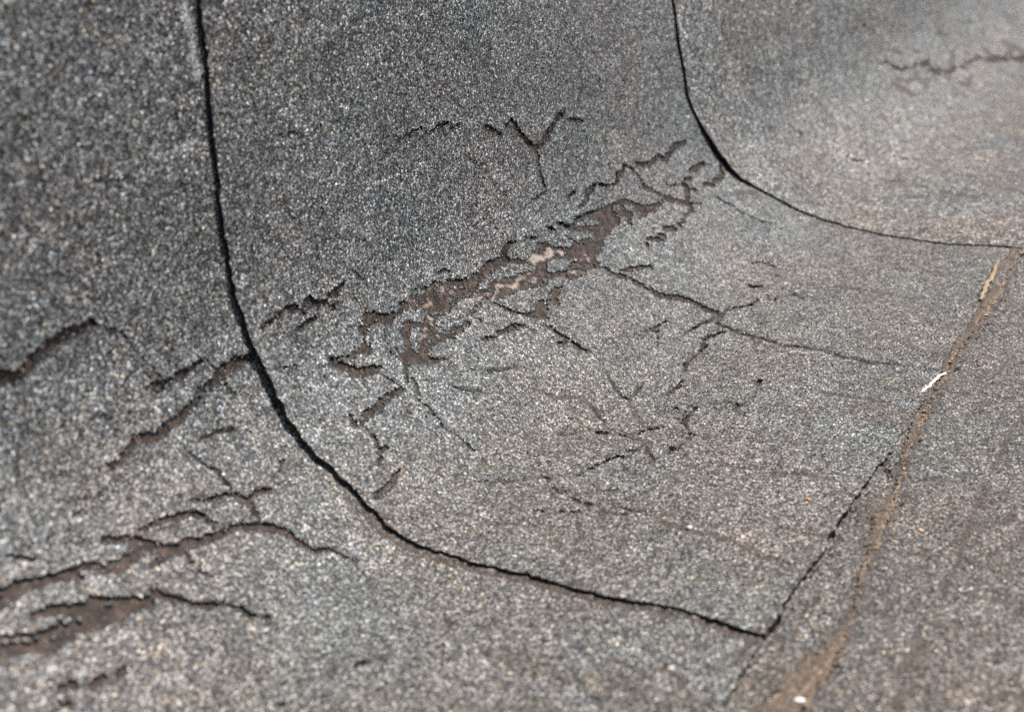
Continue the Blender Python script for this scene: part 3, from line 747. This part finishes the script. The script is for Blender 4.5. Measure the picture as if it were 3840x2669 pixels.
def make_felt(name, sheet, off, end_v, u1, label, seed, edge):
    S = sheet
    DU, V, U = S.DU, S.V, S.U
    g1 = noise2(U * 700, V * 700, seed + 1)
    g2 = noise2(U * 260, V * 260, seed + 2)
    jag = .0008 * g1 + .0010 * g2 + .0006 * noise2(U * 1100, V * 1100, seed + 12)
    deep, fine, black = S.sd['deep'], S.sd['fine'], S.sd['black']
    isle = S.sd['isle'] + .7 * jag
    cut = np.minimum(np.minimum(deep + jag - .0005, fine + .22 * jag), black + .45 * jag)
    cut = np.maximum(cut, -isle)
    # single granules and small crusts that still cling to the bare bitumen
    crust = noise2(U * 430, V * 430, seed + 14) * .6 + noise2(U * 170, V * 200, seed + 15) * .7
    strand = noise2(U * 95, V * 330, seed + 16) * .65 + noise2(U * 320, V * 700, seed + 17) * .55
    near_ = u1 is SA
    cling = (crust > (.86 if near_ else .78)) | (strand > (.80 if near_ else .60))
    if u1 is None: cling = (crust > .35) | (noise2(U * 60, V * 260, seed + 30) > .25)
    cut = np.where(cling & (deep > -.010) & (black > .0006), np.maximum(cut, .0004), cut)
    hole_v = cut < 0
    # gentle unevenness of the laid felt and its surface
    bend = sstep(V, .60, .70) * sstep(V, .98, .84)
    und = (.0022 * bend * noise2(U * 16, V * 7, 120) + .0012 * bend * noise2(U * 46, V * 24, 121) + .0016 * noise2(U * 9, V * 11, 122) + .0007 * noise2(U * 31, V * 34, 123)
           + .00028 * noise2(U * 110, V * 110, seed + 5) + .00016 * g2)
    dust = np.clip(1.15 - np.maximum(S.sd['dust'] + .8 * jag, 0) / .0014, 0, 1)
    lit_dust = np.clip(1 - np.maximum(S.sd['lit_dust'] + jag, 0) / .002, 0, 1)
    groove = -.0008 * np.clip(1 - np.maximum(S.sd['dust'], 0) / .0015, 0, 1)
    chip = -.0004 * np.exp(-np.maximum(cut, 0) / .0012)
    hsd = np.maximum(S.sd['hair'] - .0005 + .5 * jag, 0)
    hair = np.clip(1 - hsd / .0009, 0, 1) * np.clip(1.0 + 1.2 * noise2(U * 60, V * 60, seed + 25), 0, 1)
    rough_ = np.exp(-np.maximum(np.minimum(S.sd['hair'], np.minimum(fine, black)), 0) / .007)
    groove = groove - .0022 * hair + .0009 * rough_ * noise2(U * 230, V * 230, seed + 26)
    top = off + und + S.lift + groove + chip
    wob = .0022 * noise2(U * 22, U * 0, seed + 8) + .0014 * noise2(U * 130, U * 0, seed + 9) + .0008 * noise2(U * 500, U * 0, seed + 10)
    V = V + wob * sstep(V, end_v - .03, end_v)
    P = surf(U, V, top)
    ny, nx = DU.shape
    idx = np.arange(ny * nx, dtype=np.int64).reshape(ny, nx)
    f = np.stack([idx[:-1, :-1], idx[1:, :-1], idx[1:, 1:], idx[:-1, 1:]], -1)
    hv = hole_v.astype(np.int8)
    hole_f = (hv[:-1, :-1] + hv[1:, :-1] + hv[1:, 1:] + hv[:-1, 1:]) >= 2
    gone = hole_f.copy()
    if u1 is not None:
        over = U - u1(V) - .055
        gone |= (over[:-1, :-1] > 0)
    keep = ~gone
    faces = f[keep]
    # broken edge: a skirt from each hole's rim down to the core
    Nn = normal_at(V)
    rim = np.zeros((ny, nx), bool)
    q = []
    hb, kb = hole_f & ~(gone & ~hole_f), keep
    for a, b, e0, e1 in ((hb[:, :-1] & kb[:, 1:], None, idx[:-1, 1:-1], idx[1:, 1:-1]), (kb[:, :-1] & hb[:, 1:], None, idx[1:, 1:-1], idx[:-1, 1:-1]),
                         (hb[:-1] & kb[1:], None, idx[1:-1, 1:], idx[1:-1, :-1]), (kb[:-1] & hb[1:], None, idx[1:-1, :-1], idx[1:-1, 1:])):
        q.append(np.stack([e0[a], e1[a]], -1))
    q = np.concatenate(q)
    lowid = np.full(ny * nx, -1, np.int64)
    used = np.unique(q); lowid[used] = ny * nx + np.arange(len(used))
    allv = np.concatenate([P.reshape(-1, 3), P.reshape(-1, 3)[used] - Nn.reshape(-1, 3)[used] * .003])
    faces = np.concatenate([faces, np.stack([q[:, 0], q[:, 1], lowid[q[:, 1]], lowid[q[:, 0]]], -1)])
    bare = np.concatenate([1.0 * hair.ravel(), np.ones(len(used))])
    dus = np.concatenate([dust.ravel(), np.zeros(len(used))])
    silt = sstep(V, .64, .95) * np.clip(.75 + .5 * noise2(U * 12, V * 12, seed + 18), 0, 1)
    slt = np.concatenate([silt.ravel(), np.zeros(len(used))])
    lit = np.concatenate([lit_dust.ravel(), np.zeros(len(used))])
    m = np.zeros(len(allv), bool); m[faces.ravel()] = True
    remap = np.cumsum(m) - 1
    base = surf(np.array([float(np.median(U))]), np.array([end_v]))[0]
    root = empty(name, (base[0], base[1], base[2] - THICK))
    tag(root, label, 'roofing felt', 'overlapping felt strips turned up the wall')
    o = mesh_object('granule_surface', allv[m], remap[faces], MAT_GRAN if u1 is not None else MAT_GRAN_FAR, None, {'dust': dus[m], 'bare': bare[m], 'lit_dust': lit[m], 'silt': slt[m]})
    adopt(o, root)
    # bitumen core under the granules
    k = 2 if u1 is not None else 3
    ii = np.unique(np.r_[np.arange(0, ny, k), ny - 1]); jj = np.unique(np.r_[np.arange(0, nx, k), nx - 1])
    cd = -(.0017 if u1 is SA else .0014) - .0028 * np.clip(-black / .0004 + .6, 0, 1) - .0007 * np.clip(-fine / .0005 + .6, 0, 1)
    cd = cd + .00022 * g2
    core_off = (off + und * .8 + .4 * S.lift * 0 + cd)[np.ix_(ii, jj)]
    Uc, Vc = U[np.ix_(ii, jj)], V[np.ix_(ii, jj)]
    PC = surf(Uc, Vc, core_off)
    nyc, nxc = Uc.shape
    ic = np.arange(nyc * nxc).reshape(nyc, nxc)
    need = np.zeros((nyc - 1, nxc - 1), bool)
    d = np.minimum(cut, 9)[np.ix_(ii, jj)]
    near = d < .012
    need = near[:-1, :-1] | near[1:, :-1] | near[1:, 1:] | near[:-1, 1:]
    if u1 is None: need[:] = True
    if u1 is not None: need &= (Uc - u1(Vc) - .05)[:-1, :-1] < 0
    fc = np.stack([ic[:-1, :-1], ic[1:, :-1], ic[1:, 1:], ic[:-1, 1:]], -1)[need]
    streaks = noise2(U * 75, V * 430, seed + 27) * .7 + noise2(U * 300, V * 800, seed + 28) * .5
    zone = np.clip(1 - np.maximum(S.sd['pale'] - .004, 0) / .012, 0, 1)
    pale = np.maximum(np.clip(.5 - (S.sd['pale'] + .8 * jag)[np.ix_(ii, jj)] / .0006, 0, 1),
                      (.8 * np.clip((streaks - .50) / .08, 0, 1) * zone)[np.ix_(ii, jj)]).ravel()
    m = np.zeros(nyc * nxc, bool); m[fc.ravel()] = True
    remap = np.cumsum(m) - 1
    o = mesh_object('bitumen_core', PC.reshape(-1, 3)[m], remap[fc], MAT_BIT, None, {'pale': pale[m]})
    o['label'] = 'brown bitumen laid bare in the cracks'
    adopt(o, root)
    # cut edges: along the seam, and along the foot of the strip
    if edge:
        vv = S.v
        o0 = off[:, 0] + und[:, 0]
        j1, j2 = np.searchsorted(S.du, (.012, .035))
        under = [surf(U[:, j], vv, off[:, j] + und[:, j] - THICK - .0002) for j in (j1, j2)]
        e = np.stack([surf(U[:, 0], vv, o0), surf(U[:, 0] + .0003, vv, o0 - THICK)] + under, 1)
        n = len(vv); ix = np.arange(n * 4).reshape(n, 4)
        fe = np.concatenate([np.stack([ix[:-1, c], ix[:-1, c + 1], ix[1:, c + 1], ix[1:, c]], -1) for c in (0, 1, 2)])
        o = mesh_object('cut_edge', e.reshape(-1, 3), fe, MAT_EDGE); adopt(o, root)
    ue = U[-1]; ve = V[-1]; oe = top[-1]
    sel = np.ones(len(ue), bool) if u1 is None else ue < u1(ve) + .05
    ue, ve, oe = ue[sel], ve[sel], oe[sel]
    e = np.stack([surf(ue, ve, oe), surf(ue, ve - .0004, oe * 0 - THICK - .0005), surf(ue, ve - .03, oe * 0 - THICK - .0005)], 1)
    n = len(ue); ix = np.arange(n * 3).reshape(n, 3)
    fe = np.concatenate([np.stack([ix[:-1, c], ix[1:, c], ix[1:, c + 1], ix[:-1, c + 1]], -1) for c in (0, 1)])
    o = mesh_object('foot_edge', e.reshape(-1, 3), fe, MAT_EDGE); adopt(o, root)
    return root, P, Nn, used

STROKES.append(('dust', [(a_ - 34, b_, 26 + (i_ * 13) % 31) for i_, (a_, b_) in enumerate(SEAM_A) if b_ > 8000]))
def seam_fn(data, seed):
    a = np.array(data, float) / 1e4
    k = np.hanning(9); k /= k.sum()
    q = np.linspace(a[0, 1], a[-1, 1], 120)
    s = np.interp(q, a[:, 1], a[:, 0])
    s = np.convolve(np.r_[[s[0]]*4, s, [s[-1]]*4], k, 'valid')
    def fn(v):
        return np.interp(v, q, s) + .0010 * noise2(np.asarray(v) * 90, np.asarray(v) * 0 + seed, seed) + .0008 * noise2(np.asarray(v) * 400, np.asarray(v) * 0, seed + 1)
    return fn

SA, SB = seam_fn(SEAM_A, 31), seam_fn(SEAM_B, 57)
V_END = 1.088
U_LEFT = -.45

# ------------------------------------------------------------------ the wall and the roof under the felt
vv = np.unique(np.r_[np.linspace(0, .55, 6), np.linspace(.55, .95, 50), np.linspace(.95, 1.3, 4)])
uu = np.linspace(-.5, 6.2, 60)
UU, VV = np.meshgrid(uu, vv)
front = surf(UU, VV, -.014)
nyw, nxw = UU.shape
ix = np.arange(nyw * nxw).reshape(nyw, nxw)
fw = np.stack([ix[:-1, :-1], ix[1:, :-1], ix[1:, 1:], ix[:-1, 1:]], -1).reshape(-1, 4)
back = front.copy(); back[..., 1] = .24; back[..., 2] = np.maximum(back[..., 2], -.014)
allw = np.concatenate([front.reshape(-1, 3), back.reshape(-1, 3)])
n0 = nyw * nxw
cap = np.stack([ix[0, :-1], ix[0, 1:], ix[0, 1:] + n0, ix[0, :-1] + n0], -1)
s0 = np.stack([ix[:-1, 0], ix[:-1, 0] + n0, ix[1:, 0] + n0, ix[1:, 0]], -1)
s1 = np.stack([ix[:-1, -1], ix[1:, -1], ix[1:, -1] + n0, ix[:-1, -1] + n0], -1)
wall = mesh_object('parapet_wall', allw, np.concatenate([fw, cap, s0, s1, fw[:, ::-1] + n0]), MAT_WALL)
tag(wall, kind='structure')

def make_roof():
    us = np.r_[np.linspace(-.5, .40, 30)[:-1], graded(.40, 1.6, .0016, .004), np.linspace(1.6, 6.2, 260)[1:]]
    ys = np.r_[np.linspace(.20, .365, 12)[:-1], graded(.365, .82, .0016, .0022), np.linspace(.82, 1.6, 30)[1:]]
    v_off = V_END - .378
    class R: pass
    S = Sheet(lambda v: np.zeros_like(v), us, ys + PV[np.argmin(np.abs(PY - .4))] - PY[np.argmin(np.abs(PY - .4))], 91)
    U, Y = np.meshgrid(us, ys)
    z = -THICK + .0012 * noise2(U * 8, Y * 8, 5) + .0006 * noise2(U * 33, Y * 30, 6) + .00028 * noise2(U * 120, Y * 120, 8)
    z += (.0022 * sstep(U, .60, .50) + .0016 * sstep(U, .66, .80) + .0018 * np.clip(.75 + 1.1 * noise2(U * 55, U * 0, 15) + .9 * noise2(U * 210, Y * 300, 16), -.2, 1.6)) * sstep(Y, .43, .39) - .0004
    dust = np.clip(1 - np.maximum(S.sd['dust'], 0) / .0014, 0, 1)
    for line in MUD:
        S.sd['pale'][:] = 9; S.stroke('pale', np.array(line, float) / 1e4)
        dust = np.maximum(dust, .75 * np.clip(1 - np.maximum(S.sd['pale'], 0) / .007, 0, 1))
    z -= .0005 * dust
    P = np.stack([U, -Y, z], -1)
    ny, nx = U.shape
    ix = np.arange(ny * nx).reshape(ny, nx)
    f = np.stack([ix[:-1, :-1], ix[1:, :-1], ix[1:, 1:], ix[:-1, 1:]], -1).reshape(-1, 4)
    o = mesh_object('roof', P.reshape(-1, 3), f, MAT_GRAN_ROOF, None, {'dust': dust.ravel(), 'bare': np.zeros(ny * nx), 'silt': np.clip(.9 + .4 * noise2(U * 12, Y * 12, 40), 0, 1).ravel()})
    return tag(o, kind='structure'), us, ys, z
roof, ROOF_U, ROOF_Y, ROOF_Z = make_roof()
ROOF_C = PV[np.argmin(np.abs(PY - .4))] - PY[np.argmin(np.abs(PY - .4))]

# ------------------------------------------------------------------ three felt strips, each lapped over the one before it
def lap(DU, V, wall_l, bend_l, roof_l, vb=.72, w=.075):
    g = np.exp(-((V - vb) / w) ** 2)
    l = wall_l * sstep(V, .70, .60) + bend_l * g + roof_l * sstep(V, .82, .92)
    l = l * (1 + .22 * noise2(V * 40, V * 0, 77) + .15 * noise2(V * 170, V * 0, 78))
    return (THICK + .0002) * (1 - .9 * sstep(DU, .09, .20)) + l * np.exp(-np.maximum(DU, 0) / .022)

s_left = Sheet(lambda v: np.full_like(v, U_LEFT), np.r_[np.linspace(0, .79, 60)[:-1], graded(.79, SA(np.array([.9]))[0] + .07 - U_LEFT, .00078, .0009)], rows(0, V_END, .00105), 11)
R_LEFT = make_felt('felt_strip', s_left, np.zeros_like(s_left.DU), V_END, SA, 'closest felt strip, its long brown cracks run off the lower left of the photo', 11, False)
s_mid = Sheet(SA, graded(0, .93, .0009, .0016), rows(0, V_END, .00108), 23)
R_MID = make_felt('felt_strip', s_mid, lap(s_mid.DU, s_mid.V, .0012, .0042, -.0010), V_END, SB, 'middle felt strip between the two black seams, with the wide peeling brown crack band', 23, True)
s_right = Sheet(SB, graded(0, 4.7, .0016, .016), rows(0, V_END, .0017), 37)
make_felt('felt_strip', s_right, lap(s_right.DU, s_right.V, .0004, .0044, -.0010, .715, .045), V_END, None, 'farthest felt strip, pale and blurred, beyond the upper right seam', 37, True)

# ------------------------------------------------------------------ small things lying along the foot of the strips
def lump(center, radii, seed, rot=0.0, rough=.22, n=(7, 10)):
    """a pebble-like closed mesh: rings of a sphere pushed in and out"""
    r = np.random.default_rng(seed)
    th = np.linspace(0, np.pi, n[0])[1:-1]; ph = np.linspace(0, 2 * np.pi, n[1], endpoint=False)
    T_, F_ = np.meshgrid(th, ph, indexing='ij')
    d = np.stack([np.sin(T_) * np.cos(F_), np.sin(T_) * np.sin(F_), np.cos(T_)], -1).reshape(-1, 3)
    d = np.concatenate([[[0, 0, 1]], d, [[0, 0, -1]]])
    s = 1 + rough * r.uniform(-1, 1, len(d))
    p = d * s[:, None] * np.array(radii)
    c, s_ = math.cos(rot), math.sin(rot)
    p = p @ np.array([[c, s_, 0], [-s_, c, 0], [0, 0, 1]])
    m = n[1]; fs = []
    for j in range(m):
        fs.append((0, 1 + j, 1 + (j + 1) % m, 0))
        for i in range(n[0] - 3):
            a = 1 + i * m
            fs.append((a + j, a + m + j, a + m + (j + 1) % m, a + (j + 1) % m))
        a = 1 + (n[0] - 3) * m
        fs.append((a + j, len(d) - 1, len(d) - 1, a + (j + 1) % m))
    return p + np.array(center), fs

def build_lumps(name, parts, material, origin, smooth=False):
    me = bpy.data.meshes.new(name)
    V_, F_ = [], []
    for p, fs in parts:
        b = len(V_)
        V_ += [tuple(np.array(q) - origin) for q in p]
        F_ += [tuple(dict.fromkeys(i + b for i in f_)) for f_ in fs]
    me.from_pydata(V_, [], F_); me.update()
    me.polygons.foreach_set("use_smooth", [smooth] * len(me.polygons))
    me.materials.append(material)
    o = bpy.data.objects.new(name, me); o.location = origin
    scene.collection.objects.link(o)
    return o

def roof_z(u, v):
    i = np.clip(np.searchsorted(ROOF_Y, v - ROOF_C), 0, len(ROOF_Y) - 1); j = np.clip(np.searchsorted(ROOF_U, u), 0, len(ROOF_U) - 1)
    return ROOF_Z[i, j]

def ground(u, v):
    p = surf(np.array([u]), np.array([v]))[0]
    if v > V_END: p[2] = roof_z(u, v)
    else:
        i = np.clip(np.searchsorted(s_mid.v, v), 0, len(s_mid.v) - 1)
        j = np.clip(np.searchsorted(s_mid.du, u - float(SA(np.array([v]))[0])), 0, len(s_mid.du) - 1)
        p = R_MID[1][i, j].copy()
    return p

MAT_WHITE = speckle_material("white_chip", (.50, .48, .44), (.74, .72, .68), 500, .5, .0003)
MAT_ORANGE = speckle_material("orange_grit", (.36, .10, .03), (.55, .19, .06), 700, .7, .0003)
MAT_TAN = speckle_material("tan_grit", (.42, .26, .15), (.60, .42, .28), 700, .7, .0003)
MAT_STRAW = speckle_material("dry_straw", (.17, .12, .07), (.30, .22, .14), 260, .7, .0004)

PEB = [('white_chip', MAT_WHITE, (1.0, .55, .32), 'flat white chip on the widest tan mud smear at the bottom edge', 'chip'),
       ('white_pebble', MAT_WHITE, (.9, .8, .7), 'bright white grain alone on the middle strip above the lower seam', 'pebble'),
       ('white_pebble', MAT_WHITE, (1, .85, .75), 'small white grain on bare roof felt, nearest the bottom right corner', 'pebble'),
       ('white_pebble', MAT_WHITE, (1, .8, .7), 'small white grain on the roof felt beside a brown scratch', 'pebble'),
       ('white_pebble', MAT_WHITE, (1, .9, .8), 'tiny white grain on the roof felt, highest of the three there', 'pebble'),
       ('white_pebble', MAT_WHITE, (1.2, .5, .5), 'slim white grain on the tan mud just above the flat chip', 'pebble'),
       ('white_pebble', MAT_WHITE, (.8, .55, .4), 'white crumb in the tan mud line below the white plastic sliver', 'pebble'),
       ('orange_pebble', MAT_ORANGE, (1, .85, .75), 'orange grain on the grey felt left of the tan mud line', 'pebble'),
       ('tan_pebble', MAT_TAN, (1, .8, .6), 'pale tan grain on the roof felt right of the mud line', 'pebble'),
       ('white_fibre', MAT_WHITE, (1.9, .22, .22), 'thin white fibre caught in the narrow part of the mud line', 'fibre')]
for i, ((u, v, w), (nm, mt, k, lab, cat)) in enumerate(zip(PEBBLES, PEB)):
    u, v, w = u / 1e4, v / 1e4, w / 1e5
    g_ = ground(u, v); r = .5 * w * (1.0 if i == 0 else .92)
    o = build_lumps(nm, [lump(g_ + np.array([0, 0, r * k[2] * .6 + (.0012 if i == 0 else 0)]), np.array(k) * r, 200 + i, -1.0 + .7 * i if i not in (0, 9) else (-1.15 if i == 0 else .6), .14)], mt, g_, True)
    tag(o, lab, cat, 'loose grains on the roof' if cat == 'pebble' else None)

shade = []  # black lumps put in as the dark of shadowy holes at the foot
for i, (u, v, w) in enumerate(CRUMBS):
    u, v, w = u / 1e4, v / 1e4, w / 1e5
    g_ = ground(u, v); r = np.random.default_rng(400 + i)
    for _ in range(5 + int(w / .0009)):
        a, q = r.uniform(0, 6.28), r.uniform(0, .75) ** .7 * w
        rad = w * r.uniform(.06, .2)
        shade.append(lump(g_ + np.array([q * math.cos(a) * 1.7, q * math.sin(a) * .55, rad * .2]), rad * np.array([1.2, .8, .5]), int(r.integers(1e6)), a, .35, (5, 7)))
tag(build_lumps('shade_crumbs', shade, MAT_SHADE, ground(.75, 1.10)), 'black crumbs standing in for shadowy holes along the strip foot and the tan mud', 'shade', None, 'stuff')

def ribbon(name, pts, widths, heights, thick, material, steps=24):
    p = np.array(pts, float) / 1e4
    t = np.linspace(0, len(p) - 1, steps)
    u = np.interp(t, range(len(p)), p[:, 0]); v = np.interp(t, range(len(p)), p[:, 1])
    k = np.array([.25, .5, .25])
    for _ in range(3):
        u[1:-1] = np.convolve(u, k, 'valid'); v[1:-1] = np.convolve(v, k, 'valid')
    base = np.array([ground(a, b) for a, b in zip(u, v)])
    h = np.interp(t / t[-1], np.linspace(0, 1, len(heights)), heights); w = np.interp(t / t[-1], np.linspace(0, 1, len(widths)), widths)
    base[:, 2] = np.maximum.accumulate(base[:, 2][::-1])[::-1] * 0 + base[:, 2].max() + h
    d = np.gradient(base, axis=0); d /= np.linalg.norm(d, axis=1)[:, None]
    side = np.cross(d, [0, 0, 1]); side /= np.linalg.norm(side, axis=1)[:, None]
    up = np.cross(side, d)
    prof = [(-.5, 0), (-.38, .5), (0, .62), (.38, .5), (.5, 0), (.3, -.3), (-.3, -.3)]
    ring = np.stack([base + side * (w * a)[:, None] + up * thick * b for a, b in prof], 1)
    o_ = base[len(base) // 2].copy()
    m = len(prof); V_ = (ring - o_).reshape(-1, 3).tolist(); F_ = []
    for i in range(steps - 1):
        for j in range(m):
            F_.append((i * m + j, i * m + (j + 1) % m, (i + 1) * m + (j + 1) % m, (i + 1) * m + j))
    F_ += [tuple(range(m))[::-1], tuple((steps - 1) * m + j for j in range(m))]
    me = bpy.data.meshes.new(name); me.from_pydata(V_, [], F_); me.update()
    me.polygons.foreach_set("use_smooth", [True] * len(me.polygons)); me.materials.append(material)
    o = bpy.data.objects.new(name, me); o.location = o_; scene.collection.objects.link(o)
    return o

tag(ribbon('plastic_sliver', STICK, (.0022, .0026, .0025, .0024), (.0012, .0018, .003, .0034), .0012, MAT_WHITE),
    'bent white plastic sliver lying across the tan mud line', 'plastic')
tag(ribbon('straw_blade', FLAKE, (.0012, .0042, .005, .0035), (.006, .004, .002, .0012), .0008, MAT_STRAW),
    'raised tan straw blade at the upper end of the mud line', 'straw')
tag(ribbon('straw_blade', FLAKE2, (.003, .003), (.003, .0015), .0008, MAT_STRAW),
    'short tan straw scrap at the right edge under the far seam', 'straw')

# dried mud washed along the foot of the strips
def mud(pts, label, seed):
    p = np.array(pts, float) / 1e4
    L_ = np.r_[0, np.cumsum(np.hypot(*np.diff(p[:, :2], axis=0).T))]
    s = np.arange(-.006, L_[-1] + .006, .0011)
    cu, cv, cw = (np.interp(s, L_, p[:, i]) for i in range(3))
    dirv = np.array([np.gradient(cu, s), np.gradient(cv, s)]); dirv /= np.hypot(*dirv)
    hw = cw.max() * .5 + .006
    x = np.arange(-hw, hw, .0009)
    Uq = cu[:, None] - dirv[1][:, None] * x; Vq = cv[:, None] + dirv[0][:, None] * x
    endd = np.maximum(np.maximum(-s, s - L_[-1]), 0)[:, None]
    sd = np.hypot(np.abs(x)[None, :], endd) - cw[:, None] * .5 - .0006
    SS, XX = np.meshgrid(s, x, indexing='ij')
    SS = SS + seed
    streak = noise2(SS * 45, XX * 900, seed) * .6 + noise2(SS * 130, XX * 1500, seed + 4) * .4
    sd = sd + .0020 * noise2(SS * 70, XX * 260, seed + 5) + .0016 * streak + .0012 * noise2(SS * 800, XX * 900, seed + 1)
    h = .0009 * np.clip(-sd / .003, 0, 1) + .00035 * streak * np.clip(-sd / .002, 0, 1) + .0002 * noise2(SS * 700, XX * 700, seed + 3)
    h = h + .0012 * np.exp(-((sd + .0012) / .0009) ** 2)
    tone_ = .40 + .42 * streak
    rz = roof_z(Uq, Vq) + .0005
    P = surf(Uq, Vq, h)
    P[..., 2] += np.where(Vq > V_END + .003, rz, np.maximum(rz, 0) * sstep(V_END + .003 - Vq, -.001, .004) + rz * (1 - sstep(V_END + .003 - Vq, -.001, .004)) + .0006)
    ny, nx = Uq.shape; ix_ = np.arange(ny * nx).reshape(ny, nx)
    # thin places let the granules through
    hol = noise2(SS * 420, XX * 520, seed + 6) * .7 + noise2(SS * 900, XX * 900, seed + 7) * .5 > 1.0 - np.clip(sd + .004, 0, .004) / .004 * .85
    bad = (sd > 0) | hol
    keep = ~(bad[:-1, :-1] | bad[1:, 1:])
    f_ = np.stack([ix_[:-1, :-1], ix_[:-1, 1:], ix_[1:, 1:], ix_[1:, :-1]], -1)[keep]
    m = np.zeros(ny * nx, bool); m[f_.ravel()] = True
    rim_ = (.55 * np.clip(1 + (sd - .0006) / .0045, 0, 1) * (x[None, :] * SIDE > 0)).ravel()
    o = mesh_object('dried_mud', P.reshape(-1, 3)[m], (np.cumsum(m) - 1)[f_], MAT_MUD, None, {'rim': rim_[m], 'tone': tone_.ravel()[m]})
    return tag(o, label, 'mud', 'tan mud washed along the strip foot', 'stuff')
SHIFT = 0.0
SIDE = -1
mud(MUD[0], 'long tan mud line following the strip foot up to the right edge', 301)
mud(MUD[1], 'short narrow tan mud smear between the long line and the wide smear', 311)
mud(MUD[2], 'widest tan mud smear, running off the bottom edge under the white chip', 321)

# loose granules on broken crack edges and scattered over the felt
OCT = np.array([(1, 0, 0), (0, 1, 0), (-1, 0, 0), (0, -1, 0), (0, 0, 1), (0, 0, -1)], float)
OCF = np.array([(0, 1, 4), (1, 2, 4), (2, 3, 4), (3, 0, 4), (1, 0, 5), (2, 1, 5), (3, 2, 5), (0, 3, 5)])
def granules(root, P, Nn, used, box_, n_rim, n_field, seed):
    r = np.random.default_rng(seed)
    Pf, Nf = P.reshape(-1, 3), Nn.reshape(-1, 3)
    vis = np.where((Pf[:, 0] > box_[0]) & (Pf[:, 0] < box_[1]) & (Pf[:, 2] < .36))[0]
    rim = used[np.isin(used, vis)]
    pick = np.r_[r.choice(rim, min(n_rim, len(rim)), replace=False), r.choice(vis, n_field, replace=False)]
    c = Pf[pick] + Nf[pick] * r.uniform(-.0001, .0003, (len(pick), 1)) + r.normal(0, .0003, (len(pick), 3))
    rad = np.where(r.random((len(pick), 1, 1)) < .12, r.uniform(.0007, .0011, (len(pick), 1, 1)), r.uniform(.00035, .0007, (len(pick), 1, 1))) * r.uniform(.7, 1.3, (len(pick), 1, 3))
    A = r.normal(size=(len(pick), 3, 3)); Q, _ = np.linalg.qr(A)
    pts = np.einsum('nij,nkj->nki', Q, OCT[None] * rad) + c[:, None]
    f_ = (OCF[None] + 6 * np.arange(len(pick))[:, None, None]).reshape(-1, 3)
    o = mesh_object('loose_granules', pts.reshape(-1, 3), f_, MAT_GRAN, None, None, False)
    o['kind'] = 'stuff'
    adopt(o, root)
granules(*R_LEFT, (.40, .66), 5000, 12000, 71)
granules(*R_MID, (.58, 1.45), 9000, 30000, 72)
